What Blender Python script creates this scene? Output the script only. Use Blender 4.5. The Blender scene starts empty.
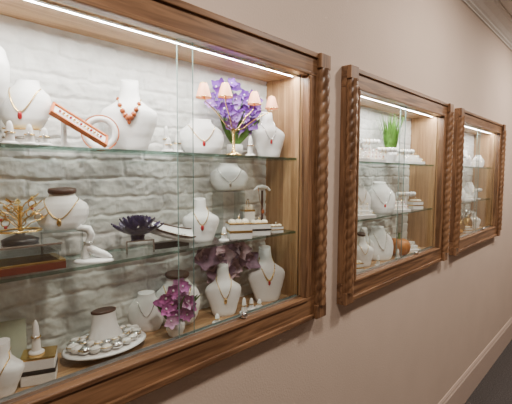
import bpy, math, random
from mathutils import Vector, Matrix, noise
random.seed(7)
Z0=2.05
C=bpy.context.scene.collection
# ------------------------------------------------------------------ materials
def newmat(name):
    m=bpy.data.materials.new(name); m.use_nodes=True
    nt=m.node_tree; return m,nt,nt.nodes['Principled BSDF']
def pbr(name,col,rough=.5,metal=0,noise_amt=.08,scale=40,bump=0,bscale=200,emis=None,est=0,coat=0,sheen=0):
    m,nt,p=newmat(name)
    tc=nt.nodes.new('ShaderNodeTexCoord')
    n=nt.nodes.new('ShaderNodeTexNoise'); n.inputs['Scale'].default_value=scale; n.inputs['Detail'].default_value=4
    nt.links.new(tc.outputs['Object'],n.inputs['Vector'])
    r=nt.nodes.new('ShaderNodeValToRGB')
    a=[max(0,c*(1-noise_amt)) for c in col]; b=[min(1,c*(1+noise_amt)) for c in col]
    r.color_ramp.elements[0].color=(*a,1); r.color_ramp.elements[1].color=(*b,1)
    r.color_ramp.elements[0].position=.3; r.color_ramp.elements[1].position=.7
    nt.links.new(n.outputs['Fac'],r.inputs['Fac']); nt.links.new(r.outputs['Color'],p.inputs['Base Color'])
    p.inputs['Roughness'].default_value=rough; p.inputs['Metallic'].default_value=metal
    p.inputs['Coat Weight'].default_value=coat
    p.inputs['Sheen Weight'].default_value=sheen
    if emis: p.inputs['Emission Color'].default_value=(*emis,1); p.inputs['Emission Strength'].default_value=est
    if bump:
        n2=nt.nodes.new('ShaderNodeTexNoise'); n2.inputs['Scale'].default_value=bscale; n2.inputs['Detail'].default_value=3
        nt.links.new(tc.outputs['Object'],n2.inputs['Vector'])
        bp=nt.nodes.new('ShaderNodeBump'); bp.inputs['Strength'].default_value=bump; bp.inputs['Distance'].default_value=.003
        nt.links.new(n2.outputs['Fac'],bp.inputs['Height']); nt.links.new(bp.outputs['Normal'],p.inputs['Normal'])
    return m
def wood(name,c1,c2,axis='x',rough=.4,coat=.2):
    m,nt,p=newmat(name)
    tc=nt.nodes.new('ShaderNodeTexCoord'); mp=nt.nodes.new('ShaderNodeMapping')
    s={'x':(2.5,40,40),'z':(40,40,2.5),'y':(40,4,40)}[axis]
    mp.inputs['Scale'].default_value=s
    n=nt.nodes.new('ShaderNodeTexNoise'); n.inputs['Scale'].default_value=1.0; n.inputs['Detail'].default_value=8; n.inputs['Distortion'].default_value=1.2
    nt.links.new(tc.outputs['Object'],mp.inputs['Vector']); nt.links.new(mp.outputs['Vector'],n.inputs['Vector'])
    r=nt.nodes.new('ShaderNodeValToRGB'); r.color_ramp.elements[0].color=(*c1,1); r.color_ramp.elements[1].color=(*c2,1)
    r.color_ramp.elements[0].position=.36; r.color_ramp.elements[1].position=.64
    nt.links.new(n.outputs['Fac'],r.inputs['Fac']); nt.links.new(r.outputs['Color'],p.inputs['Base Color'])
    p.inputs['Roughness'].default_value=rough; p.inputs['Coat Weight'].default_value=coat; p.inputs['Coat Roughness'].default_value=.25
    bp=nt.nodes.new('ShaderNodeBump'); bp.inputs['Strength'].default_value=.15; bp.inputs['Distance'].default_value=.002
    nt.links.new(n.outputs['Fac'],bp.inputs['Height']); nt.links.new(bp.outputs['Normal'],p.inputs['Normal'])
    return m
def glass(name,tint,base=.03,gain=.5,rough=0.0):
    m=bpy.data.materials.new(name); m.use_nodes=True; nt=m.node_tree; nt.nodes.clear()
    out=nt.nodes.new('ShaderNodeOutputMaterial'); mix=nt.nodes.new('ShaderNodeMixShader')
    t=nt.nodes.new('ShaderNodeBsdfTransparent'); t.inputs['Color'].default_value=(*tint,1)
    g=nt.nodes.new('ShaderNodeBsdfGlossy'); g.inputs['Roughness'].default_value=rough
    lw=nt.nodes.new('ShaderNodeLayerWeight')
    pw=nt.nodes.new('ShaderNodeMath'); pw.operation='POWER'; pw.inputs[1].default_value=5
    ma=nt.nodes.new('ShaderNodeMath'); ma.operation='MULTIPLY_ADD'; ma.inputs[1].default_value=gain; ma.inputs[2].default_value=base
    nt.links.new(lw.outputs['Facing'],pw.inputs[0]); nt.links.new(pw.outputs[0],ma.inputs[0]); nt.links.new(ma.outputs[0],mix.inputs['Fac'])
    nt.links.new(t.outputs[0],mix.inputs[1]); nt.links.new(g.outputs[0],mix.inputs[2]); nt.links.new(mix.outputs[0],out.inputs['Surface'])
    return m
WHITE=pbr('white_leatherette',(.87,.87,.87),.45,bump=.15,bscale=400,noise_amt=.03)
CREAM=pbr('cream_velvet',(.75,.68,.55),.8,sheen=.4)
WALL=pbr('painted_plaster',(.64,.53,.455),.75,noise_amt=.03,scale=3,bump=.35,bscale=120)
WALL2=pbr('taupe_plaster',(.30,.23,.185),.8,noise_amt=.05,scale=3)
TRIMW=pbr('trim_paint',(.80,.79,.77),.5,noise_amt=.03)
BASEP=pbr('baseboard_paint',(.60,.49,.43),.5,noise_amt=.03)
CEIL=pbr('ceiling_paint',(.75,.73,.7),.8,noise_amt=.03)
CARPET=pbr('grey_carpet',(.055,.05,.05),.95,noise_amt=.6,scale=90,bump=1,bscale=250)
BRICKP=pbr('painted_brick',(.70,.70,.68),.55,noise_amt=.13,scale=20,bump=.7,bscale=70)
WF_X=wood('oak_frame_grain_x',(.12,.058,.028),(.30,.165,.085),'x')
WF_Z=wood('oak_frame_grain_z',(.12,.058,.028),(.30,.165,.085),'z')
OAK_X=wood('oak_grain_x',(.27,.15,.07),(.46,.29,.15),'x',.5,.05)
OAK_Z=wood('oak_grain_z',(.25,.135,.06),(.44,.265,.13),'z',.5,.05)
PANE=glass('pane_glass',(.97,.98,.975),.055,.6)
PEDGE=pbr('glass_cut_edge',(.20,.30,.28),.15,noise_amt=.05)
SHELF=glass('shelf_glass',(.93,.97,.955),.05,.6)
SEDGE=glass('shelf_edge_green',(.42,.62,.56),.15,.5,.1)
ALU=pbr('aluminium',(.6,.6,.6),.3,1)
GOLD=pbr('gold',(.83,.58,.22),.25,1)
SILVER=pbr('silver',(.8,.8,.8),.2,1)
DBROWN=pbr('dark_brown_leather',(.07,.03,.02),.4)
BLACK=pbr('black_trim',(.02,.018,.02),.4)
ORANGE=pbr('orange_enamel',(.62,.16,.03),.35)
AMBER=pbr('amber_bead',(.40,.10,.03),.2,coat=.6)
RUBY=pbr('ruby_bead',(.42,.02,.03),.15,coat=.8)
PEARL=pbr('pearl',(.82,.80,.77),.18,coat=.8,noise_amt=.08,scale=60)
PURP=pbr('purple_petal',(.15,.03,.34),.55,noise_amt=.45,scale=60)
VIOL=pbr('violet_petal',(.30,.12,.50),.55,noise_amt=.3,scale=60)
MAG=pbr('orchid_pink_petal',(.52,.14,.42),.55,noise_amt=.4,scale=70)
LORC=pbr('light_orchid_petal',(.68,.38,.62),.55)
MAUVE=pbr('mauve_petal',(.62,.42,.48),.7,noise_amt=.3,scale=50)
DPURP=pbr('dark_purple_satin',(.035,.02,.09),.3,noise_amt=.4,scale=50,sheen=.3)
PLUM=pbr('plum_petal',(.26,.14,.22),.6,noise_amt=.3,scale=50)
WPET=pbr('pale_petal',(.8,.72,.8),.6)
YEL=pbr('yellow_petal',(.8,.52,.06),.5)
GREEN=pbr('leaf_green',(.08,.20,.03),.5,noise_amt=.4)
GRASS=pbr('grass_green',(.10,.26,.03),.5,noise_amt=.5)
PUMP=pbr('pumpkin_orange',(.48,.17,.03),.4,noise_amt=.2)
REFLSHADE=pbr('reflected_shade_glow',(.75,.36,.22),.6,emis=(1,.40,.20),est=.55)  # glow imitates reflected chandelier shades
RED=pbr('red_wood_box',(.16,.035,.02),.35)
REFLCARD=pbr('reflection_tint',(.55,.62,.52),.4,noise_amt=.25,scale=12)  # pale green tone of a reflection, put into the card colour
CRYST=glass('crystal',(.9,.95,.95),.15,.8)
# ------------------------------------------------------------------ mesh builder
class B:
    def __init__(s): s.v=[];s.f=[];s.mi=[];s.sm=[];s.mats=[]; s.M=Matrix.Identity(4)
    def mid(s,m):
        if m not in s.mats: s.mats.append(m)
        return s.mats.index(m)
    def add(s,vs,fs,m,smooth=True):
        o=len(s.v); i=s.mid(m)
        s.v+= [tuple(s.M@Vector(v)) for v in vs]
        for f in fs: s.f.append(tuple(k+o for k in f)); s.mi.append(i); s.sm.append(smooth)
    def box(s,c,d,m):
        x,y,z=c; a,b,e=[k/2 for k in d]
        vs=[(x+i*a,y+j*b,z+k*e) for i in(-1,1) for j in(-1,1) for k in(-1,1)]
        s.add(vs,[(0,1,3,2),(4,6,7,5),(0,4,5,1),(2,3,7,6),(0,2,6,4),(1,5,7,3)],m,False)
    def box2(s,p,q,m): s.box([(a+b)/2 for a,b in zip(p,q)],[abs(b-a) for a,b in zip(p,q)],m)
    def loft(s,rings,m,caps=True,smooth=True):
        n=len(rings[0]); vs=[v for r in rings for v in r]; fs=[]
        for i in range(len(rings)-1):
            for j in range(n):
                k=(j+1)%n; fs.append((i*n+j,i*n+k,(i+1)*n+k,(i+1)*n+j))
        s.add(vs,fs,m,smooth)
        if caps:
            s.add(list(rings[0]),[tuple(range(n))[::-1]],m,False); s.add(list(rings[-1]),[tuple(range(n))],m,False)
    def lathe(s,prof,m,n=24,c=(0,0,0),caps=True):
        s.loft([[(c[0]+r*math.cos(2*math.pi*j/n),c[1]+r*math.sin(2*math.pi*j/n),c[2]+z) for j in range(n)] for r,z in prof],m,caps)
    def ell(s,c,r,m,nu=12,nv=8):
        if not hasattr(r,'__len__'): r=(r,r,r)
        rings=[]
        for i in range(nv+1):
            t=math.pi*i/nv; q=max(math.sin(t),.02)
            rings.append([(c[0]+r[0]*q*math.cos(2*math.pi*j/nu),c[1]+r[1]*q*math.sin(2*math.pi*j/nu),c[2]-r[2]*math.cos(t)) for j in range(nu)])
        s.loft(rings,m,True)
    def tube(s,path,r,m,n=8,closed=False,sx=1.0):
        P=[Vector(p) for p in path]; N=len(P); rings=[]
        for i,p in enumerate(P):
            a=P[(i-1)%N] if (closed or i>0) else p; b=P[(i+1)%N] if (closed or i<N-1) else p
            t=(b-a).normalized() if (b-a).length>1e-9 else Vector((0,0,1))
            u=t.cross(Vector((.13,.2,1)) if abs(t.z)<.9 else Vector((1,.1,0))).normalized(); w=t.cross(u)
            rr=r[i] if hasattr(r,'__len__') else r
            rings.append([tuple(p+(u*math.cos(2*math.pi*j/n)*sx+w*math.sin(2*math.pi*j/n))*rr) for j in range(n)])
        if closed: rings.append(rings[0])
        s.loft(rings,m,not closed)
    def torus(s,c,R,r,m,ax='z',n=24,k=8,ry=1.0):
        pts=[]
        for i in range(n):
            a=2*math.pi*i/n; x=R*math.cos(a); y=R*ry*math.sin(a)
            pts.append({'z':(c[0]+x,c[1]+y,c[2]),'y':(c[0]+x,c[1],c[2]+y),'x':(c[0],c[1]+x,c[2]+y)}[ax])
        s.tube(pts,r,m,k,True)
    def petal(s,base,d,up,L,W,m,curl=.3,tip=.0):
        base=Vector(base); d=Vector(d).normalized(); up=Vector(up); sd=d.cross(up).normalized(); up=sd.cross(d).normalized()
        vs=[];nl=6
        for i in range(nl):
            t=i/(nl-1); w=W*math.sin(math.pi*(.1+.86*t)**.8)*.5+tip*W*t
            p=base+d*(L*t)+up*(curl*L*(t*t-.3*t))
            for k in(-1,-.4,.4,1): vs.append(tuple(p+sd*(w*k)+up*(.18*W*abs(k))))
        fs=[(i*4+j,i*4+j+1,i*4+j+5,i*4+j+4) for i in range(nl-1) for j in range(3)]
        s.add(vs,fs,m)
    def flower(s,c,nrm,r,mp,mc,np_=5,curl=.25,w=.9):
        nrm=Vector(nrm).normalized(); a=nrm.cross(Vector((.2,.3,1))).normalized(); b=nrm.cross(a); ph=random.random()*6
        for i in range(np_):
            t=ph+2*math.pi*i/np_; s.petal(c,a*math.cos(t)+b*math.sin(t)+nrm*.15,nrm,r*random.uniform(.85,1.1),r*w,mp,curl)
        s.ell(Vector(c)+nrm*r*.12,r*.16,mc,6,4)
    def obj(s,name,loc=(0,0,0),rot=0,parent=None,bevel=0,rx=0):
        me=bpy.data.meshes.new(name); me.from_pydata(s.v,[],s.f)
        for m in s.mats: me.materials.append(m)
        me.polygons.foreach_set('material_index',s.mi); me.polygons.foreach_set('use_smooth',s.sm); me.update()
        o=bpy.data.objects.new(name,me); C.objects.link(o); o.location=loc; o.rotation_euler=(math.radians(rx),0,math.radians(rot))
        if parent: o.parent=parent
        if bevel:
            bm=o.modifiers.new('bevel','BEVEL'); bm.width=bevel; bm.segments=2; bm.limit_method='ANGLE'; bm.angle_limit=math.radians(50)
        return o
def R(z): return Z0+z
DECK=-.535; S2=-.245; S1=.062
# ------------------------------------------------------------------ room
OX=[.04,1.625,3.225]; CW=1.42; RL=.125
ZT=.49; ZB=-.626; IT=.395; IB=-.525
CEZ=R(1.41)
b=B()
xa,xb=-2.0,9.0
inn=[(x+RL,x+CW-RL) for x in OX]
c0,c1=R(DECK-.015),R(.425)
b.box2((xa,0,0),(xb,.24,c0),WALL)
b.box2((xa,0,c1),(xb,.24,CEZ),WALL)
e=.014
xs=[xa]+[v for a,c in inn for v in(a-e,c+e)]+[xb]
for i in range(0,len(xs),2): b.box2((xs[i],0,c0),(xs[i+1],.24,c1),WALL)
for a,c in inn: b.box2((a-e,.222,c0),(c+e,.24,c1),WALL)
b.obj('wall_left')
b=B(); b.box2((xa,-3.2,-.05),(xb,.24,0),CARPET); b.obj('floor')
b=B(); b.box2((xa,-3.2,CEZ),(xb,.24,CEZ+.05),CEIL); b.obj('ceiling')
b=B(); b.box2((xa,-3.3,0),(xb,-3.2,CEZ),WALL2); b.obj('wall_right')
b=B(); b.box2((xb,-3.2,0),(xb+.1,.24,CEZ),WALL); b.obj('wall_back')
b=B(); b.box2((xa-.1,-3.2,0),(xa,.24,CEZ),WALL2); b.obj('wall_front')
def extr(prof,x0,x1,m,name):
    b=B(); b.loft([[(x0,y,z) for y,z in prof],[(x1,y,z) for y,z in prof]],m,True,False); return b.obj(name)
cz=CEZ
extr([(0,cz),(-.13,cz),(-.13,cz-.012),(-.118,cz-.018),(-.11,cz-.03),(-.09,cz-.038),(-.065,cz-.055),(-.045,cz-.078),(-.03,cz-.088),(-.028,cz-.1),(-.012,cz-.108),(-.012,cz-.12),(0,cz-.12)],xa,xb,TRIMW,'trim_crown')
extr([(0,0),(-.018,0),(-.018,.225),(-.012,.24),(-.012,.25),(-.004,.272),(0,.272)],xa,xb,BASEP,'baseboard_left')
# ------------------------------------------------------------------ cases
def brick_back(x0,x1,z0,z1,y,seed,parent):
    nx=int((x1-x0)/.0045); nz=int((z1-z0)/.0045); vs=[];ch=.058;bl=.18
    for k in range(nz+1):
        for i in range(nx+1):
            x=x0+(x1-x0)*i/nx; z=z0+(z1-z0)*k/nz
            wx=x+.014*noise.noise(Vector((x*9,z*9,seed)))+.007*noise.noise(Vector((x*40,z*40,seed))); wz=z+.008*noise.noise(Vector((x*6,z*9,seed+5)))+.006*noise.noise(Vector((x*30,z*30,seed+5)))
            row=math.floor(wz/ch); fz=(wz/ch-row); off=(row%2)*.5+.2*noise.noise(Vector((row*3.1,seed,0)))
            fx=(wx/bl+off)%1
            dz=min(fz,1-fz)*ch; dx=min(fx,1-fx)*bl; d=min(dz,dx*1.5)
            str_=.6+.6*max(0,.5+noise.noise(Vector((x*12,z*12,seed+9))))
            g=max(0,1-d/.006)*str_
            col=math.floor(wx/bl+off)
            h=-.006*g+.002*noise.noise(Vector((col*7.7,row*5.3,seed)))+.0028*noise.fractal(Vector((x*30,z*48,seed)),.75,2.2,6)
            vs.append((x,y-h-.006,z))
    fs=[(k*(nx+1)+i,k*(nx+1)+i+1,(k+1)*(nx+1)+i+1,(k+1)*(nx+1)+i) for k in range(nz) for i in range(nx)]
    b=B(); b.add(vs,fs,BRICKP,True); return b.obj('brick_back_panel',parent=parent)
def rope(b,x,y,z0,z1,r,m):
    n=18; N=int((z1-z0)/.006); rings=[]
    for k in range(N+1):
        z=z0+(z1-z0)*k/N; tw=2*math.pi*(z/.15)
        rings.append([(x+math.cos(2*math.pi*j/n)*r*(.80+.2*abs(math.sin(1.5*(2*math.pi*j/n-tw)))**.7),
                       y+math.sin(2*math.pi*j/n)*r*(.80+.2*abs(math.sin(1.5*(2*math.pi*j/n-tw)))**.7),z) for j in range(n)])
    b.loft(rings,m)
for ci,ox in enumerate(OX):
    E=bpy.data.objects.new('display_case',None); C.objects.link(E)
    x0,x1=ox,ox+CW; i0,i1=x0+RL,x1-RL; P=.03
    b=B()
    for zo,zi in((ZT,IT),(ZB,IB)):
        s=1 if zo>zi else -1
        b.box2((x0,-P,R(zo)),(x1,0,R(zi)),WF_X)
        b.box2((x0,-P-.008,R(zo)),(x1,-P+.002,R(zo-s*.022)),WF_X)
        b.box2((i0-.012,-P-.005,R(zi+s*.014)),(i1+.012,-P+.002,R(zi)),WF_X)
    b.obj('frame_rails',parent=E,bevel=.003)
    b=B()
    for a,c,s in((x0,i0,1),(i1,x1,-1)):
        b.box2((a,-P,R(IB)),(c,0,R(IT)),WF_Z)
        ix=c if s==1 else a
        b.box2((ix-.014*(s==1),-P-.005,R(IB)),(ix+.014*(s==-1),-P+.002,R(IT)),WF_Z)
        ex=a if s==1 else c
        cxr=ex+s*.036
        for zz in(ZT-.03,ZB+.03): b.box2((cxr-.036,-P-.022,R(zz-.03)),(cxr+.036,-P,R(zz+.03)),WF_Z)
    b.obj('frame_stiles',parent=E,bevel=.003)
    b=B()
    for cxr in(x0+.036,x1-.036): rope(b,cxr,-P-.004,R(ZB+.06),R(ZT-.06),.033,WF_Z)
    b.obj('rope_moulding',parent=E)
    b=B()
    b.box2((i0-.012,.0,R(DECK-.012)),(i0,.215,R(.412)),OAK_Z); b.box2((i1,.0,R(DECK-.012)),(i1+.012,.215,R(.412)),OAK_Z)
    b.obj('side_panels',parent=E)
    b=B(); b.box2((i0,0,R(DECK-.012)),(i1,.215,R(DECK)),OAK_X); b.box2((i0,0,R(.40)),(i1,.215,R(.412)),OAK_X); b.obj('deck_and_top_panel',parent=E)
    brick_back(i0,i1,R(DECK),R(.40),.205,ci*3.3+1,E)
    for z in(S1,S2):
        b=B(); zz=R(z); ya,yb=.025,.188; xx0,xx1=i0+.004,i1-.004
        vs=[(xx0,ya,zz-.009),(xx1,ya,zz-.009),(xx1,yb,zz-.009),(xx0,yb,zz-.009),(xx0,ya,zz),(xx1,ya,zz),(xx1,yb,zz),(xx0,yb,zz)]
        b.add(vs,[(0,3,2,1),(4,5,6,7)],SHELF,False); b.add(vs,[(0,1,5,4),(1,2,6,5),(2,3,7,6),(3,0,4,7)],SEDGE,False)
        b.obj('glass_shelf',parent=E)
    mid=(i0+i1)/2
    for (a,c,y) in((i0,mid+.026,.004),(mid-.026,i1,.013)):
        b=B(); za,zb_=R(DECK+.012),R(.398)
        vs=[(a,y-.0025,za),(c,y-.0025,za),(c,y+.0025,za),(a,y+.0025,za),(a,y-.0025,zb_),(c,y-.0025,zb_),(c,y+.0025,zb_),(a,y+.0025,zb_)]
        b.add(vs,[(0,1,5,4),(2,3,7,6)],PANE,False); b.add(vs,[(1,2,6,5),(3,0,4,7),(0,3,2,1),(4,5,6,7)],PEDGE,False)
        b.obj('sliding_glass_pane',parent=E)
    b=B(); b.box2((i0,-.001,R(DECK)),(i1,.02,R(DECK+.01)),ALU); b.box2((i0,-.001,R(DECK+.01)),(i1,.001,R(DECK+.018)),ALU)
    b.box2((i0,.018,R(DECK+.01)),(i1,.02,R(DECK+.018)),ALU)
    b.M=Matrix.Translation((mid+.24,-.004,R(DECK+.022)))@Matrix.Rotation(math.pi/2,4,'X'); b.lathe([(.011,-.004),(.011,.012),(.008,.014)],SILVER,16)
    b.M=Matrix.Identity(4); b.obj('sliding_track',parent=E)
    b=B(); b.box2((i0,.022,R(.394)),(i1,.026,R(.40)),ALU); b.box2((i0,.042,R(.394)),(i1,.046,R(.40)),ALU); b.obj('led_channel',parent=E)
    L=bpy.data.lights.new('led_strip','AREA'); L.shape='RECTANGLE'; L.size=CW-2*RL-.02; L.size_y=.014; L.energy=[12.5,12,11.5][ci]; L.color=(1,.965,.91)
    lo=bpy.data.objects.new('led_strip',L); C.objects.link(lo); lo.location=((i0+i1)/2,.034,R(.396)); lo.rotation_euler=(math.radians(12),0,0); lo.parent=E
# ------------------------------------------------------------------ busts etc
PROF=[(0,.27,.5),(.03,.31,.62),(.15,.36,.7),(.3,.43,.85),(.42,.485,.95),(.5,.5,1.0),(.56,.47,1),(.61,.385,.92),(.66,.28,.8),(.72,.2,.66),(.8,.168,.58),(.93,.16,.55),(1,.155,.52)]
PLOW=[(0,.30,.6),(.05,.37,.8),(.2,.45,.95),(.4,.5,1.0),(.55,.5,1.0),(.68,.45,.95),(.78,.34,.85),(.86,.26,.75),(.93,.235,.7),(1,.23,.68)]
def interp(pr,t):
    t=min(max(t,0),1)
    for a,c in zip(pr,pr[1:]):
        if t<=c[0]:
            k=(t-a[0])/(c[0]-a[0]); k=k*k*(3-2*k)*.5+k*.5
            return a[1]+(c[1]-a[1])*k, a[2]+(c[2]-a[2])*k
    return pr[-1][1],pr[-1][2]
def bustgeo(b,w,h,d,lean=.15,prof=PROF,m=WHITE,chain='gold',zf=.42,cap=None,pend=None,xm=.24,zn=.8,br=.004):
    n=32
    def S(t): a,c=interp(prof,t); return a*w,c*d*.5,lean*h*t
    rings=[]
    for k in range(29):
        t=k/28; hw,hd,cy=S(t); rings.append([])
        sl=max(0,(t-.85)/.15)
        for j in range(n):
            a=2*math.pi*j/n; x=hw*math.cos(a); y=hd*math.sin(a)
            if y>0: y*=.6
            rings[-1].append((x,y+cy,t*h+sl*.04*h*(y/hd)))
    b.loft(rings,m)
    if cap:
        hw,hd,cy=S(1); b.loft([[(hw*1.12*q*math.cos(2*math.pi*j/n),cy-.1*hd+hd*1.15*q*math.sin(2*math.pi*j/n),h+zz+.02*h*math.sin(2*math.pi*j/n)) for j in range(n)] for q,zz in((1,-.004),(1.04,.002),(1,.008),(.8,.009))],cap)
    if chain:
        pts=[]; N=26
        for i in range(N+1):
            s=-1+2*i/N; t=zf+(zn-zf)*abs(s)**1.7; hw,hd,cy=S(t); x=s*xm*w; x=max(-.97*hw,min(.97*hw,x))
            pts.append((x,cy-hd*math.sqrt(max(0,1-(x/hw)**2))-.002,t*h))
        hw,hd,cy=S(zn+.04)
        for i in range(1,8):
            a=math.pi*i/8; pts.append((hw*math.cos(a)*1.02,cy+.6*hd*math.sin(a)*1.05+.001,(zn+.04)*h))
        if chain in('gold','silver'): b.tube(pts,.0015,GOLD if chain=='gold' else SILVER,5,True)
        else:
            mm={'amber':AMBER,'pearl':PEARL,'goldbead':GOLD,'ruby':RUBY,'silverbead':SILVER}[chain]; b.tube(pts,.001,GOLD,5,True)
            for i,p in enumerate(pts[:N+1]):
                if chain=='amber' and i%3: b.ell(p,br*.4,GOLD,6,4); continue
                k=1+.6*(1-abs(i-N/2)/(N/2)); b.ell(p,br*k,mm,8,6)
        if pend:
            p=pts[N//2]; b.ell((p[0],p[1]-.002,p[2]-.009),(.006,.003,.010),pend,8,6); b.torus((p[0],p[1],p[2]),.003,.001,GOLD,'y',10,5)
    return S
def bust(x,y,z,w,h,d=.07,rot=-20,name='necklace_bust',**k):
    b=B(); bustgeo(b,w,h,d,**k); return b.obj(name,(x,y,R(z)),rot)
def riser(x,y,z,w,d,h,rot=0,m=None,name='acrylic_riser'):
    b=B(); m=m or CRYST; t=.004
    b.box2((-w/2,-d/2,h-t),(w/2,d/2,h),m); b.box2((-w/2,-d/2,0),(-w/2+t,d/2,h-t),m); b.box2((w/2-t,-d/2,0),(w/2,d/2,h-t),m)
    return b.obj(name,(x,y,R(z)),rot)
def finger(x,y,z,h,rot=-30,n=1,name='ring_stand',ring=True,m=WHITE):
    b=B(); b.lathe([(.018,0),(.019,.003),(.016,.006),(.008,.008)],m,16)
    b.lathe([(.011,.006),(.0095,h*.4),(.007,h*.8),(.004,h*.96),(.001,h)],m,16)
    if ring: b.torus((0,0,h*.5),.0105,.0018,GOLD,'z',18,6); b.ell((0,-.011,h*.5+.001),.004,SILVER,6,5)
    return b.obj(name,(x,y,R(z)),rot)
def ringbox(x,y,z,w,h,rot,band=BLACK,lid=True,cush=True,name='ring_box'):
    b=B(); d=w*.85
    b.box2((-w/2,-d/2,0),(w/2,d/2,h*.3),WHITE); b.box2((-w/2-.001,-d/2-.001,h*.3),(w/2+.001,d/2+.001,h*.42),band)
    b.box2((-w/2,-d/2,h*.42),(w/2,d/2,h*.72),WHITE); b.box2((-w/2-.001,-d/2-.001,h*.72),(w/2+.001,d/2+.001,h*.78),GOLD)
    if cush:
        for q in(-.25,.0,.25): b.ell((q*w*1.2,0,h*.8),(w*.16,d*.4,h*.16),CREAM,12,8)
        b.torus((0,-d*.05,h*.98),h*.13,.0018,GOLD,'x',16,6); b.ell((0,-d*.05,h*1.12),.005,SILVER,6,5)
    return b.obj(name,(x,y,R(z)),rot,bevel=.002)
# ---- case 1 top shelf
riser(.235,.125,S1,.09,.08,.075,-20)
bust(.238,.12,S1+.0755,.13,.185,d=.09,rot=-40,zf=.35,chain='silver',lean=.2,prof=[(0,.25,.6),(.05,.34,.75),(.2,.46,.95),(.4,.5,1),(.6,.49,1),(.8,.4,.9),(.92,.26,.7),(1,.12,.4)])
ringbox(.335,.12,S1,.08,.055,-30,band=SILVER,cush=False,name='jewelry_box')
bust(.335,.12,S1+.0440,.12,.13,d=.07,rot=-35,prof=PLOW,zf=.3,chain='gold',lean=.3,xm=.3,pend=RUBY)
finger(.285,.055,S1,.055); finger(.325,.05,S1,.05); finger(.36,.055,S1,.045)
# sloping bracelet ramp: tilted wood-trimmed tray with a red gem bracelet
b=B()
L=.155
b.box2((0,-.019,-.006),(L,.019,0),WHITE); b.box2((0,-.024,-.008),(L,-.018,.005),ORANGE); b.box2((0,.018,-.008),(L,.024,.005),ORANGE)
b.box2((-.003,-.024,-.008),(.003,.024,.005),ORANGE); b.box2((L-.003,-.024,-.008),(L+.003,.024,.005),ORANGE)
for i in range(13): b.ell((.018+i*.0098,0,.004),(.0038,.0038,.0035),RUBY if i%3==0 else GOLD,8,6)
o=b.obj('bracelet_ramp',(0,0,0),0,bevel=.001)
o.matrix_world=Matrix.Translation((.388,.075,R(S1+.098)))@Matrix.Rotation(math.radians(-4),4,'Z')@Matrix.Rotation(math.radians(29),4,'Y')@Matrix.Rotation(math.radians(45),4,'X')
b=B(); b.box2((-.004,-.004,0),(.004,.022,.068),WHITE); b.box2((-.02,-.01,0),(.02,.035,.003),WHITE); b.obj('ramp_support',(.42,.085,R(S1)),-8)
# round collar
b=B()
rings=[]
for i in range(32):
    a=2*math.pi*i/32; rings.append([(r*math.cos(a),yy,.050+r*math.sin(a)) for r,yy in((.050,-.004),(.050,.012),(.034,.014),(.032,-.002),(.041,-.008))])
rings.append(rings[0]); b.loft(rings,WHITE,False)
b.torus((0,-.004,.050),.051,.0018,ORANGE,'y',32,6)
b.box2((-.03,-.012,0),(.03,.02,.003),WHITE); b.obj('collar_display_ring',(.535,.125,R(S1)),-30,rx=-6)
bust(.625,.12,S1,.17,.22,d=.08,rot=-32,zf=.44,chain='amber',zn=.72,xm=.2,br=.0065,pend=AMBER)
finger(.735,.09,S1,.085); finger(.765,.07,S1,.06); finger(.72,.055,S1,.045)
bust(.90,.11,S1,.16,.13,d=.09,rot=-30,prof=PLOW,zf=.35,chain='gold',lean=.35,xm=.3,pend=RUBY)
# added lamp with glowing shades, stands in for chandelier reflections on the glass
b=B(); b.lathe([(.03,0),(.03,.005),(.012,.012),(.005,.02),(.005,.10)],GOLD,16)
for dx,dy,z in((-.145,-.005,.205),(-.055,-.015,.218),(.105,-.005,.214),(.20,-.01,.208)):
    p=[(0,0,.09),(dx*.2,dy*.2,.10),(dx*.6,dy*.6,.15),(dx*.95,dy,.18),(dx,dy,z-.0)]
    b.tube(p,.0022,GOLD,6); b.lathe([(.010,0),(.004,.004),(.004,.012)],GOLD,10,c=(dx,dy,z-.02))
    b.lathe([(.027,-.014),(.023,.0),(.016,.024),(.012,.034)],REFLSHADE,18,c=(dx,dy,z),caps=False)
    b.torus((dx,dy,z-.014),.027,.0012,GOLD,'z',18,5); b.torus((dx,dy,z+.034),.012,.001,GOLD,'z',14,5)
b.obj('chandelier_reflection',(1.02,.078,R(S1)),0)
def orchid(name,loc,n,sx,sz,zc,r,mp,mc,leafm=GREEN,rot=0,stems=4,extra=None,ysp=.05,nrm=(-.45,-1,.15)):
    b=B(); b.lathe([(.022,0),(.03,.02),(.033,.045),(.029,.047),(.0,.04)],WHITE if mp!=MAUVE else DBROWN,18)
    for i in range(n):
        a=random.random()*6.28; q=math.sqrt(random.random()); c=(sx*q*math.cos(a),random.uniform(-ysp,ysp*.6),zc+sz*q*math.sin(a))
        nn=(nrm[0]+random.uniform(-.5,.5),nrm[1],nrm[2]+random.uniform(-.4,.4))
        b.flower(c,nn,r*random.uniform(.8,1.15),extra if (extra and random.random()<.35) else mp,mc)
        if i%3==0: b.tube([(0,0,.03),(c[0]*.3,c[1]*.3,c[2]*.6),c],.0015,leafm,5)
    for i in range(stems*2):
        a=random.uniform(0,6.28); b.petal((0,0,.04),(math.cos(a),math.sin(a)*.25,.9),(0,-1,.2),sz*1.3+.03,.022,leafm,.3)
    return b.obj(name,loc,rot)
orchid('purple_orchid_arrangement',(1.09,.145,R(S1)),56,.13,.09,.195,.027,PURP,WPET,extra=VIOL,ysp=.03)
bust(1.245,.10,S1,.15,.19,rot=-28,zf=.38,chain='silver',lean=.2,pend=RUBY)
finger(1.075,.045,S1,.075)
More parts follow.
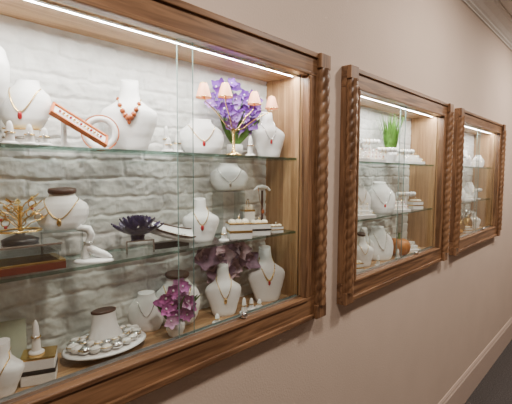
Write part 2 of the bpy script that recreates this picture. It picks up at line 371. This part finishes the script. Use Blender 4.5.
# ---- case 1 middle shelf
b=B()
for i,(w,h0,h1,m) in enumerate(((.2,0,.018,RED),(.2,.018,.024,GOLD),(.17,.024,.044,CRYST),(.18,.044,.062,CRYST),(.185,.062,.068,SILVER))): b.box2((-w/2,-.05,h0),(w/2,.05,h1),m)
b.obj('stacked_jewelry_trays',(.30,.095,R(S2)),-5,bevel=.001)
# gold jewellery tree on dark stand
b=B(); b.lathe([(.04,0),(.042,.008),(.03,.014),(.012,.02),(.006,.028)],BLACK,24); b.lathe([(.005,.02),(.004,.09)],GOLD,10)
for i in range(16):
    a=2*math.pi*i/16*1.618*2; hh=.035+.055*(i/16); rr=.05-.02*(i/16)
    e_=(rr*math.cos(a),rr*math.sin(a)*.7,hh+.02)
    b.tube([(0,0,hh-.01),(e_[0]*.5,e_[1]*.5,hh+.012),e_],.0014,GOLD,5)
    b.petal(e_,(math.cos(a),math.sin(a),.4),(0,0,1),.022,.013,GOLD,.3); b.petal(e_,(math.cos(a+1),math.sin(a+1),.1),(0,0,1),.018,.011,GOLD,.3)
    if i%2: b.torus((e_[0],e_[1],e_[2]-.012),.009,.0016,GOLD,'y',14,5); b.ell((e_[0],e_[1],e_[2]-.022),.0045,CRYST if i%4==1 else RUBY,7,5)
b.torus((0,0,.03),.048,.003,GOLD,'z',28,6,.75)
b.obj('gold_jewelry_tree',(.31,.095,R(S2+.0685)),0)
riser(.415,.11,S2,.10,.075,.09,-20)
bust(.415,.11,S2+.0905,.135,.10,d=.085,rot=-30,prof=PLOW,zf=.3,chain='gold',lean=.25,cap=DBROWN,xm=.32,pend=GOLD)
b=B(); b.loft([[(.05*q*math.cos(t),.028*q*math.sin(t),z) for t in [2*math.pi*j/24 for j in range(24)]] for q,z in((1,0),(1.03,.004),(.9,.008),(.5,.011))],WHITE)
b.tube([(-.02,0,.005),(-.022,0,.03),(-.012,0,.055),(-.004,0,.075),(-.012,0,.09),(-.03,0,.094),(-.04,0,.09)],[.013,.010,.009,.010,.011,.009,.004],WHITE,14)
b.tube([(-.015,0,.04),(.005,0,.028),(.03,0,.016),(.045,0,.008)],[.01,.012,.011,.006],WHITE,12)
b.torus((-.012,0,.055),.0125,.002,SILVER,'z',18,6)
b.obj('bracelet_display_hand',(.475,.055,R(S2)),-30)
riser(.632,.095,S2,.085,.06,.04,-15,m=SILVER,name='mirrored_box')
b=B()
for k in range(4):
    for i in range(10):
        a=2*math.pi*i/10+k*.4; r0=.010*k; b.petal((r0*math.cos(a)*.5,r0*math.sin(a)*.5,.008+.007*(3-k)),(math.cos(a),math.sin(a),.3+.35*(3-k)),(0,0,1),.072-.010*(3-k),.05,DPURP,.25)
b.lathe([(.02,0),(.022,.01),(.01,.02)],DPURP,14)
for i in range(8): b.ell((random.uniform(-.03,.03),random.uniform(-.04,0),.04),.005,SILVER,6,5)
b.obj('dark_satin_flower_display',(.632,.095,R(S2+.0405)),0)
# boat shaped tray
b=B(); rings=[]
for i in range(17):
    t=i/16; wd=.038*math.sin(math.pi*(.12+.80*t))**.6; zz=.012+.05*(1-t)**1.5; x=-.085+.17*t
    rings.append([(x,wd*cx*.8,zz+dz+cx*.012) for cx,dz in((-1,.016),(-.8,-.006),(0,-.011),(.8,-.006),(1,.016),(.85,.014),(0,.002),(-.85,.014))])
b.loft(rings,WHITE)
b.tube([r[0] for r in rings],.0028,DBROWN,6); b.tube([r[4] for r in rings],.0028,DBROWN,6)
for i in range(3,14): b.ell((rings[i][6][0],0,rings[i][6][2]+.005),.0055,PEARL,6,5)
b.box2((-.06,-.012,-.012),(.06,.012,.008),BLACK)
b.obj('boat_shaped_bracelet_tray',(.745,.085,R(S2)+.0125),-8)
bust(.885,.10,S2,.135,.15,rot=-30,zf=.4,chain='gold',pend=RUBY,lean=.25)
finger(.952,.055,S2,.05)
ringbox(1.035,.065,S2,.085,.075,-30,band=GOLD)
ringbox(1.15,.068,S2,.075,.062,-30,band=BLACK)
riser(1.065,.152,S2,.12,.06,.175,0)
bust(1.065,.150,S2+.1755,.15,.105,d=.07,rot=-35,prof=PLOW,zf=.3,chain='silver',lean=.2,xm=.33,pend=SILVER)
ringbox(1.162,.145,S2,.05,.12,-25,band=CREAM,name='jewelry_box')
# pendant on T stand
b=B(); b.lathe([(.03,0),(.031,.005),(.008,.012),(.005,.02),(.005,.17)],DBROWN,16)
b.tube([(-.035,0,.17),(-.02,0,.182),(0,0,.187),(.02,0,.182),(.035,0,.17)],[.004,.007,.008,.007,.004],WHITE,10)
b.tube([(-.02,-.008,.185),(-.014,-.009,.13),(0,-.009,.09),(.014,-.009,.13),(.02,-.008,.185)],.0013,GOLD,5); b.ell((0,-.01,.082),(.007,.004,.01),AMBER,8,6)
b.obj('pendant_stand',(1.235,.13,R(S2)),-30)
ringbox(1.245,.06,S2,.05,.035,-30,band=GOLD)
# ---- case 1 deck
bust(.248,.07,DECK,.10,.125,rot=-35,zf=.4,chain='gold',pend=GOLD,lean=.2)
ringbox(.340,.085,DECK,.078,.09,-25,band=BLACK,cush=False)
finger(.335,.088,DECK+.0707,.085,-25,ring=True)
b=B(); b.box2((-.055,-.002,0),(.055,.002,.15),REFLCARD); b.box2((-.058,-.003,0),(.058,.003,.004),SILVER); b.box2((-.02,0,0),(.02,.03,.003),SILVER)
b.obj('reflection_card',(.275,.155,R(DECK)),-15)  # card added in place of a picture reflected in the pane
# silver-white disc collar on round display
b=B(); b.M=Matrix.Diagonal((1,.70,1,1))
b.lathe([(.045,-.0),(.06,.012),(.09,.016),(.11,.02),(.124,.027),(.118,.03),(.07,.036),(.05,.045)],WHITE,40)
b.loft([[(q*math.cos(t),dy+q*.9*math.sin(t),z) for t in [2*math.pi*j/28 for j in range(28)]] for q,z,dy in((.055,.03,0),(.052,.05,.003),(.04,.075,.01),(.035,.105,.014),(.036,.122,.016))],WHITE)
b.loft([[(q*math.cos(t),.016+q*.9*math.sin(t),z) for t in [2*math.pi*j/28 for j in range(28)]] for q,z in((.037,.121),(.038,.126),(.033,.128))],DBROWN)
for ring_,(rr,nb,br,zz) in enumerate(((.066,17,.0125,.052),(.094,19,.0175,.044))):
    for i in range(nb):
        a=2*math.pi*i/nb+.1*ring_
        if ring_==1 and math.sin(a)>.8: continue
        q=br*random.uniform(.85,1.12)
        cx,cy=rr*math.cos(a),rr*math.sin(a)
        b.ell((cx,cy,zz),(q,q*random.uniform(1.0,1.25),q*.6),SILVER if (i+ring_)%3==0 else PEARL,12,6)
        b.torus((cx,cy,zz+.003),q*.95,.0014,GOLD if i%2 else SILVER,'z',14,5)
b.obj('disc_collar_display',(.53,.108,R(DECK)),0)
orchid('pink_orchid',(.75,.07,R(DECK)),24,.058,.065,.11,.027,MAG,WPET,stems=2,ysp=.03,extra=LORC)
bust(.81,.14,DECK,.16,.17,d=.085,rot=-32,prof=PLOW,zf=.35,chain='gold',lean=.15,cap=DBROWN,xm=.3)
bust(.70,.165,DECK,.12,.13,d=.05,rot=-30,prof=PLOW,chain='silver',lean=.1)
bust(.985,.09,DECK,.14,.185,rot=-30,zf=.36,chain='gold',pend=GOLD,lean=.2)
orchid('mauve_peony_arrangement',(1.05,.155,R(DECK)),34,.13,.06,.195,.05,MAUVE,PLUM,stems=3,ysp=.018,extra=PLUM)
bust(1.225,.085,DECK,.17,.22,rot=-28,zf=.4,chain='goldbead',pend=RUBY,lean=.2,br=.0025)
finger(1.05,.05,DECK,.06); finger(1.10,.06,DECK,.045); finger(.91,.045,DECK,.035); finger(1.135,.05,DECK,.035)
# ---- generic tiers
def tier(x,y,z,w,rot,n=6,rows=3,name='tiered_ring_tray',mm=None):
    b=B()
    for k in range(rows):
        b.box2((-w/2,-.05+.03*k,0),(w/2,-.02+.03*k,.018+.022*k),WHITE)
        for i in range(n):
            xx=-w/2+w*(i+.5)/n; b.torus((xx,-.035+.03*k,.018+.022*k+.006),.008,.0016,GOLD if (i+k)%2 else SILVER,'x',12,5); b.ell((xx,-.035+.03*k,.034+.022*k),.004,mm or CRYST,6,4)
    return b.obj(name,(x,y,R(z)),rot,bevel=.001)
def tbar(x,y,z,h,w,rot,m=WHITE,name='bracelet_t_bar'):
    b=B(); b.box2((-.03,-.02,0),(.03,.02,.006),m); b.lathe([(.006,.006),(.006,h-.012)],m,10)
    b.tube([(-w/2,0,h-.012),(w/2,0,h-.012)],.014,m,14)
    for q in(-.3,-.1,.12,.32): b.torus((q*w,0,h-.014),.0155,.0022,GOLD if q<0 else SILVER,'x',18,6,1.15)
    return b.obj(name,(x,y,R(z)),rot,bevel=.001)
# ---- case 2
def grass(x,y,z,h,name='potted_grass_plant'):
    b=B(); b.lathe([(.03,0),(.04,.05),(.042,.07),(.038,.07),(.0,.062)],WHITE,20)
    for i in range(190):
        a=random.random()*6.28; q=random.random()*.05; sp=random.uniform(.0,.3)
        b.petal((q*math.cos(a)*.6,q*math.sin(a)*.6,.06),(math.cos(a)*sp,math.sin(a)*sp*.6,1),(math.cos(a),math.sin(a),.1),h*random.uniform(.65,1.05)-.06,.009,GRASS,.12)
    return b.obj(name,(x,y,R(z)),0)
grass(2.42,.12,S1,.30)
tier(1.93,.10,S1,.15,-20); tier(2.12,.10,S1,.15,-25,mm=RUBY); tbar(2.28,.08,S1,.09,.13,-30); tbar(2.53,.08,S1,.09,.14,-30); tier(2.70,.10,S1,.15,-25)
tbar(2.22,.155,S1,.14,.12,-30)
bust(2.02,.16,S1,.12,.15,d=.05,prof=PLOW,lean=.1); bust(1.83,.13,S1,.09,.17,d=.05); bust(2.57,.155,S1,.12,.13,d=.05,prof=PLOW,lean=.1,rot=-35)
bust(1.87,.10,S2,.11,.13,d=.06,rot=-35,prof=PLOW,lean=.25); tier(2.00,.08,S2,.12,-25); bust(2.10,.145,S2,.14,.18,rot=-35,prof=PLOW,lean=.15)
bust(2.30,.10,S2,.18,.19,d=.09,rot=-40,prof=PLOW,zf=.3,lean=.35,xm=.32,chain='silver',pend=RUBY); tier(2.47,.09,S2,.14,-25,mm=RUBY); tbar(2.63,.10,S2,.12,.14,-30); ringbox(2.77,.09,S2,.08,.07,-30,band=GOLD)
bust(2.07,.10,DECK,.14,.18,rot=-35,zf=.4,lean=.2,cap=DBROWN); bust(2.30,.10,DECK,.18,.2,rot=-35,zf=.35,lean=.3,prof=PLOW,chain='pearl'); bust(2.20,.155,DECK,.12,.2,rot=-35)
def pumpkin(x,y,z,r):
    b=B(); rings=[];n=48
    for i in range(17):
        t=math.pi*i/16; q=max(math.sin(t),.04)
        rings.append([(r*q*(1-.10*(1-abs(math.sin(5*a))))*math.cos(a),r*q*(1-.10*(1-abs(math.sin(5*a))))*math.sin(a),r*.88-r*.88*math.cos(t)*(.75+.25*q)) for a in [2*math.pi*j/n for j in range(n)]])
    zmin=min(v[2] for rg in rings for v in rg); rings=[[(v[0],v[1],v[2]-zmin) for v in rg] for rg in rings]
    b.loft(rings,PUMP); b.tube([(0,0,r*1.35),(0,0,r*1.6),(.008,0,r*1.85)],[.012,.007,.008],GREEN,8)
    return b.obj('pumpkin',(x,y,R(z)),0)
pumpkin(2.53,.095,DECK,.078)
def vase_flowers(x,y,z,name,mp,h=.16):
    b=B(); b.lathe([(.02,0),(.028,.02),(.022,.045),(.014,.06),(.018,.068)],SILVER,18)
    for i in range(10):
        a=random.random()*6.28; q=random.random()*.03; c=(q*math.cos(a),q*math.sin(a),h*random.uniform(.7,1)); b.flower(c,(q*math.cos(a)*9,-.7,.5),.02,mp,DBROWN,6); b.tube([(0,0,.06),c],.0013,GREEN,5)
    return b.obj(name,(x,y,R(z)),0)
vase_flowers(1.85,.14,DECK,'yellow_flower_vase',YEL,.2)
ringbox(1.94,.08,DECK,.07,.06,-30,band=GOLD); finger(1.82,.05,DECK,.06); finger(1.87,.065,DECK,.07); tbar(2.42,.155,DECK,.15,.1,-30); tier(2.70,.1,DECK,.13,-25)
finger(2.15,.05,DECK,.06); finger(2.42,.05,DECK,.06)
# ---- case 3
def pineapple(x,y,z):
    b=B(); rings=[]
    for i in range(25):
        t=math.pi*i/24; q=max(math.sin(t),.05)
        rings.append([(.042*q*(1+.1*math.sin(8*a+i*1.3)*math.sin(8*a-i*1.3))*math.cos(a),.042*q*(1+.1*math.sin(8*a+i*1.3)*math.sin(8*a-i*1.3))*math.sin(a),.065-.065*math.cos(t)) for a in [2*math.pi*j/32 for j in range(32)]])
    b.loft(rings,GOLD)
    for k in range(3):
        for i in range(9):
            a=2*math.pi*i/9+k*.35; b.petal((.008*math.cos(a),.008*math.sin(a),.12),(math.cos(a)*(.9-.3*k),math.sin(a)*(.9-.3*k),1),(math.cos(a),math.sin(a),0),.07+.015*k,.018,SILVER,.35)
    return b.obj('pineapple_figurine',(x,y,R(z)),0)
pineapple(3.82,.10,DECK); pineapple(4.12,.12,DECK)
tier(3.55,.1,S1,.15,-20); tbar(3.75,.1,S1,.1,.12,-30); bust(3.95,.11,S1,.12,.15,rot=-40); tier(4.15,.1,S1,.14,-25); bust(4.33,.1,S1,.12,.12,rot=-40,prof=PLOW)
bust(3.55,.1,S2,.12,.15,rot=-40); bust(3.78,.11,S2,.15,.15,rot=-40,prof=PLOW,lean=.25); tier(3.97,.1,S2,.14,-25); bust(4.15,.11,S2,.13,.16,rot=-40,prof=PLOW); tbar(4.32,.1,S2,.1,.1,-30)
bust(3.6,.1,DECK,.13,.14,rot=-40,prof=PLOW); ringbox(3.95,.08,DECK,.07,.06,-30,band=GOLD); bust(4.3,.1,DECK,.13,.16,rot=-40)
vase_flowers(3.47,.13,DECK,'orange_flower_vase',ORANGE,.18)
# ------------------------------------------------------------------ room lights
for i,(x,y,e_) in enumerate(((.4,-1.05,34),(2.6,-1.0,42),(4.8,-1.0,50),(7.0,-1.0,50))):
    b=B(); b.lathe([(.16,-.004),(.16,0),(.13,.0),(.13,-.004)],TRIMW,28); o=b.obj('recessed_downlight',(x,y,CEZ-.002),0)
    L=bpy.data.lights.new('lamp','AREA'); L.shape='DISK'; L.size=.25; L.energy=e_; L.color=(1,.86,.73)
    lo=bpy.data.objects.new('lamp',L); C.objects.link(lo); lo.parent=o; lo.location=(0,0,-.008)
w=bpy.data.worlds.new('world'); bpy.context.scene.world=w; w.use_nodes=True
w.node_tree.nodes['Background'].inputs[0].default_value=(.5,.42,.36,1); w.node_tree.nodes['Background'].inputs[1].default_value=.3
# ------------------------------------------------------------------ camera
a,p,r=map(math.radians,(43.34,4.23,.33))
Zv=Vector((0,0,1)); F0=Vector((math.cos(a),math.sin(a),0)); R0=Vector((math.sin(a),-math.cos(a),0))
F=F0*math.cos(p)-Zv*math.sin(p); U=F0*math.sin(p)+Zv*math.cos(p)
Rr=R0*math.cos(r)+U*math.sin(r); U2=-R0*math.sin(r)+U*math.cos(r)
cam=bpy.data.cameras.new('camera'); co=bpy.data.objects.new('camera',cam); C.objects.link(co)
M=Matrix((Rr,U2,-F)).transposed().to_4x4(); M.translation=Vector((0,-1,Z0)); co.matrix_world=M
cam.sensor_fit='HORIZONTAL'; cam.sensor_width=36; cam.lens=36*397.9/512; cam.clip_start=.02
bpy.context.scene.camera=co
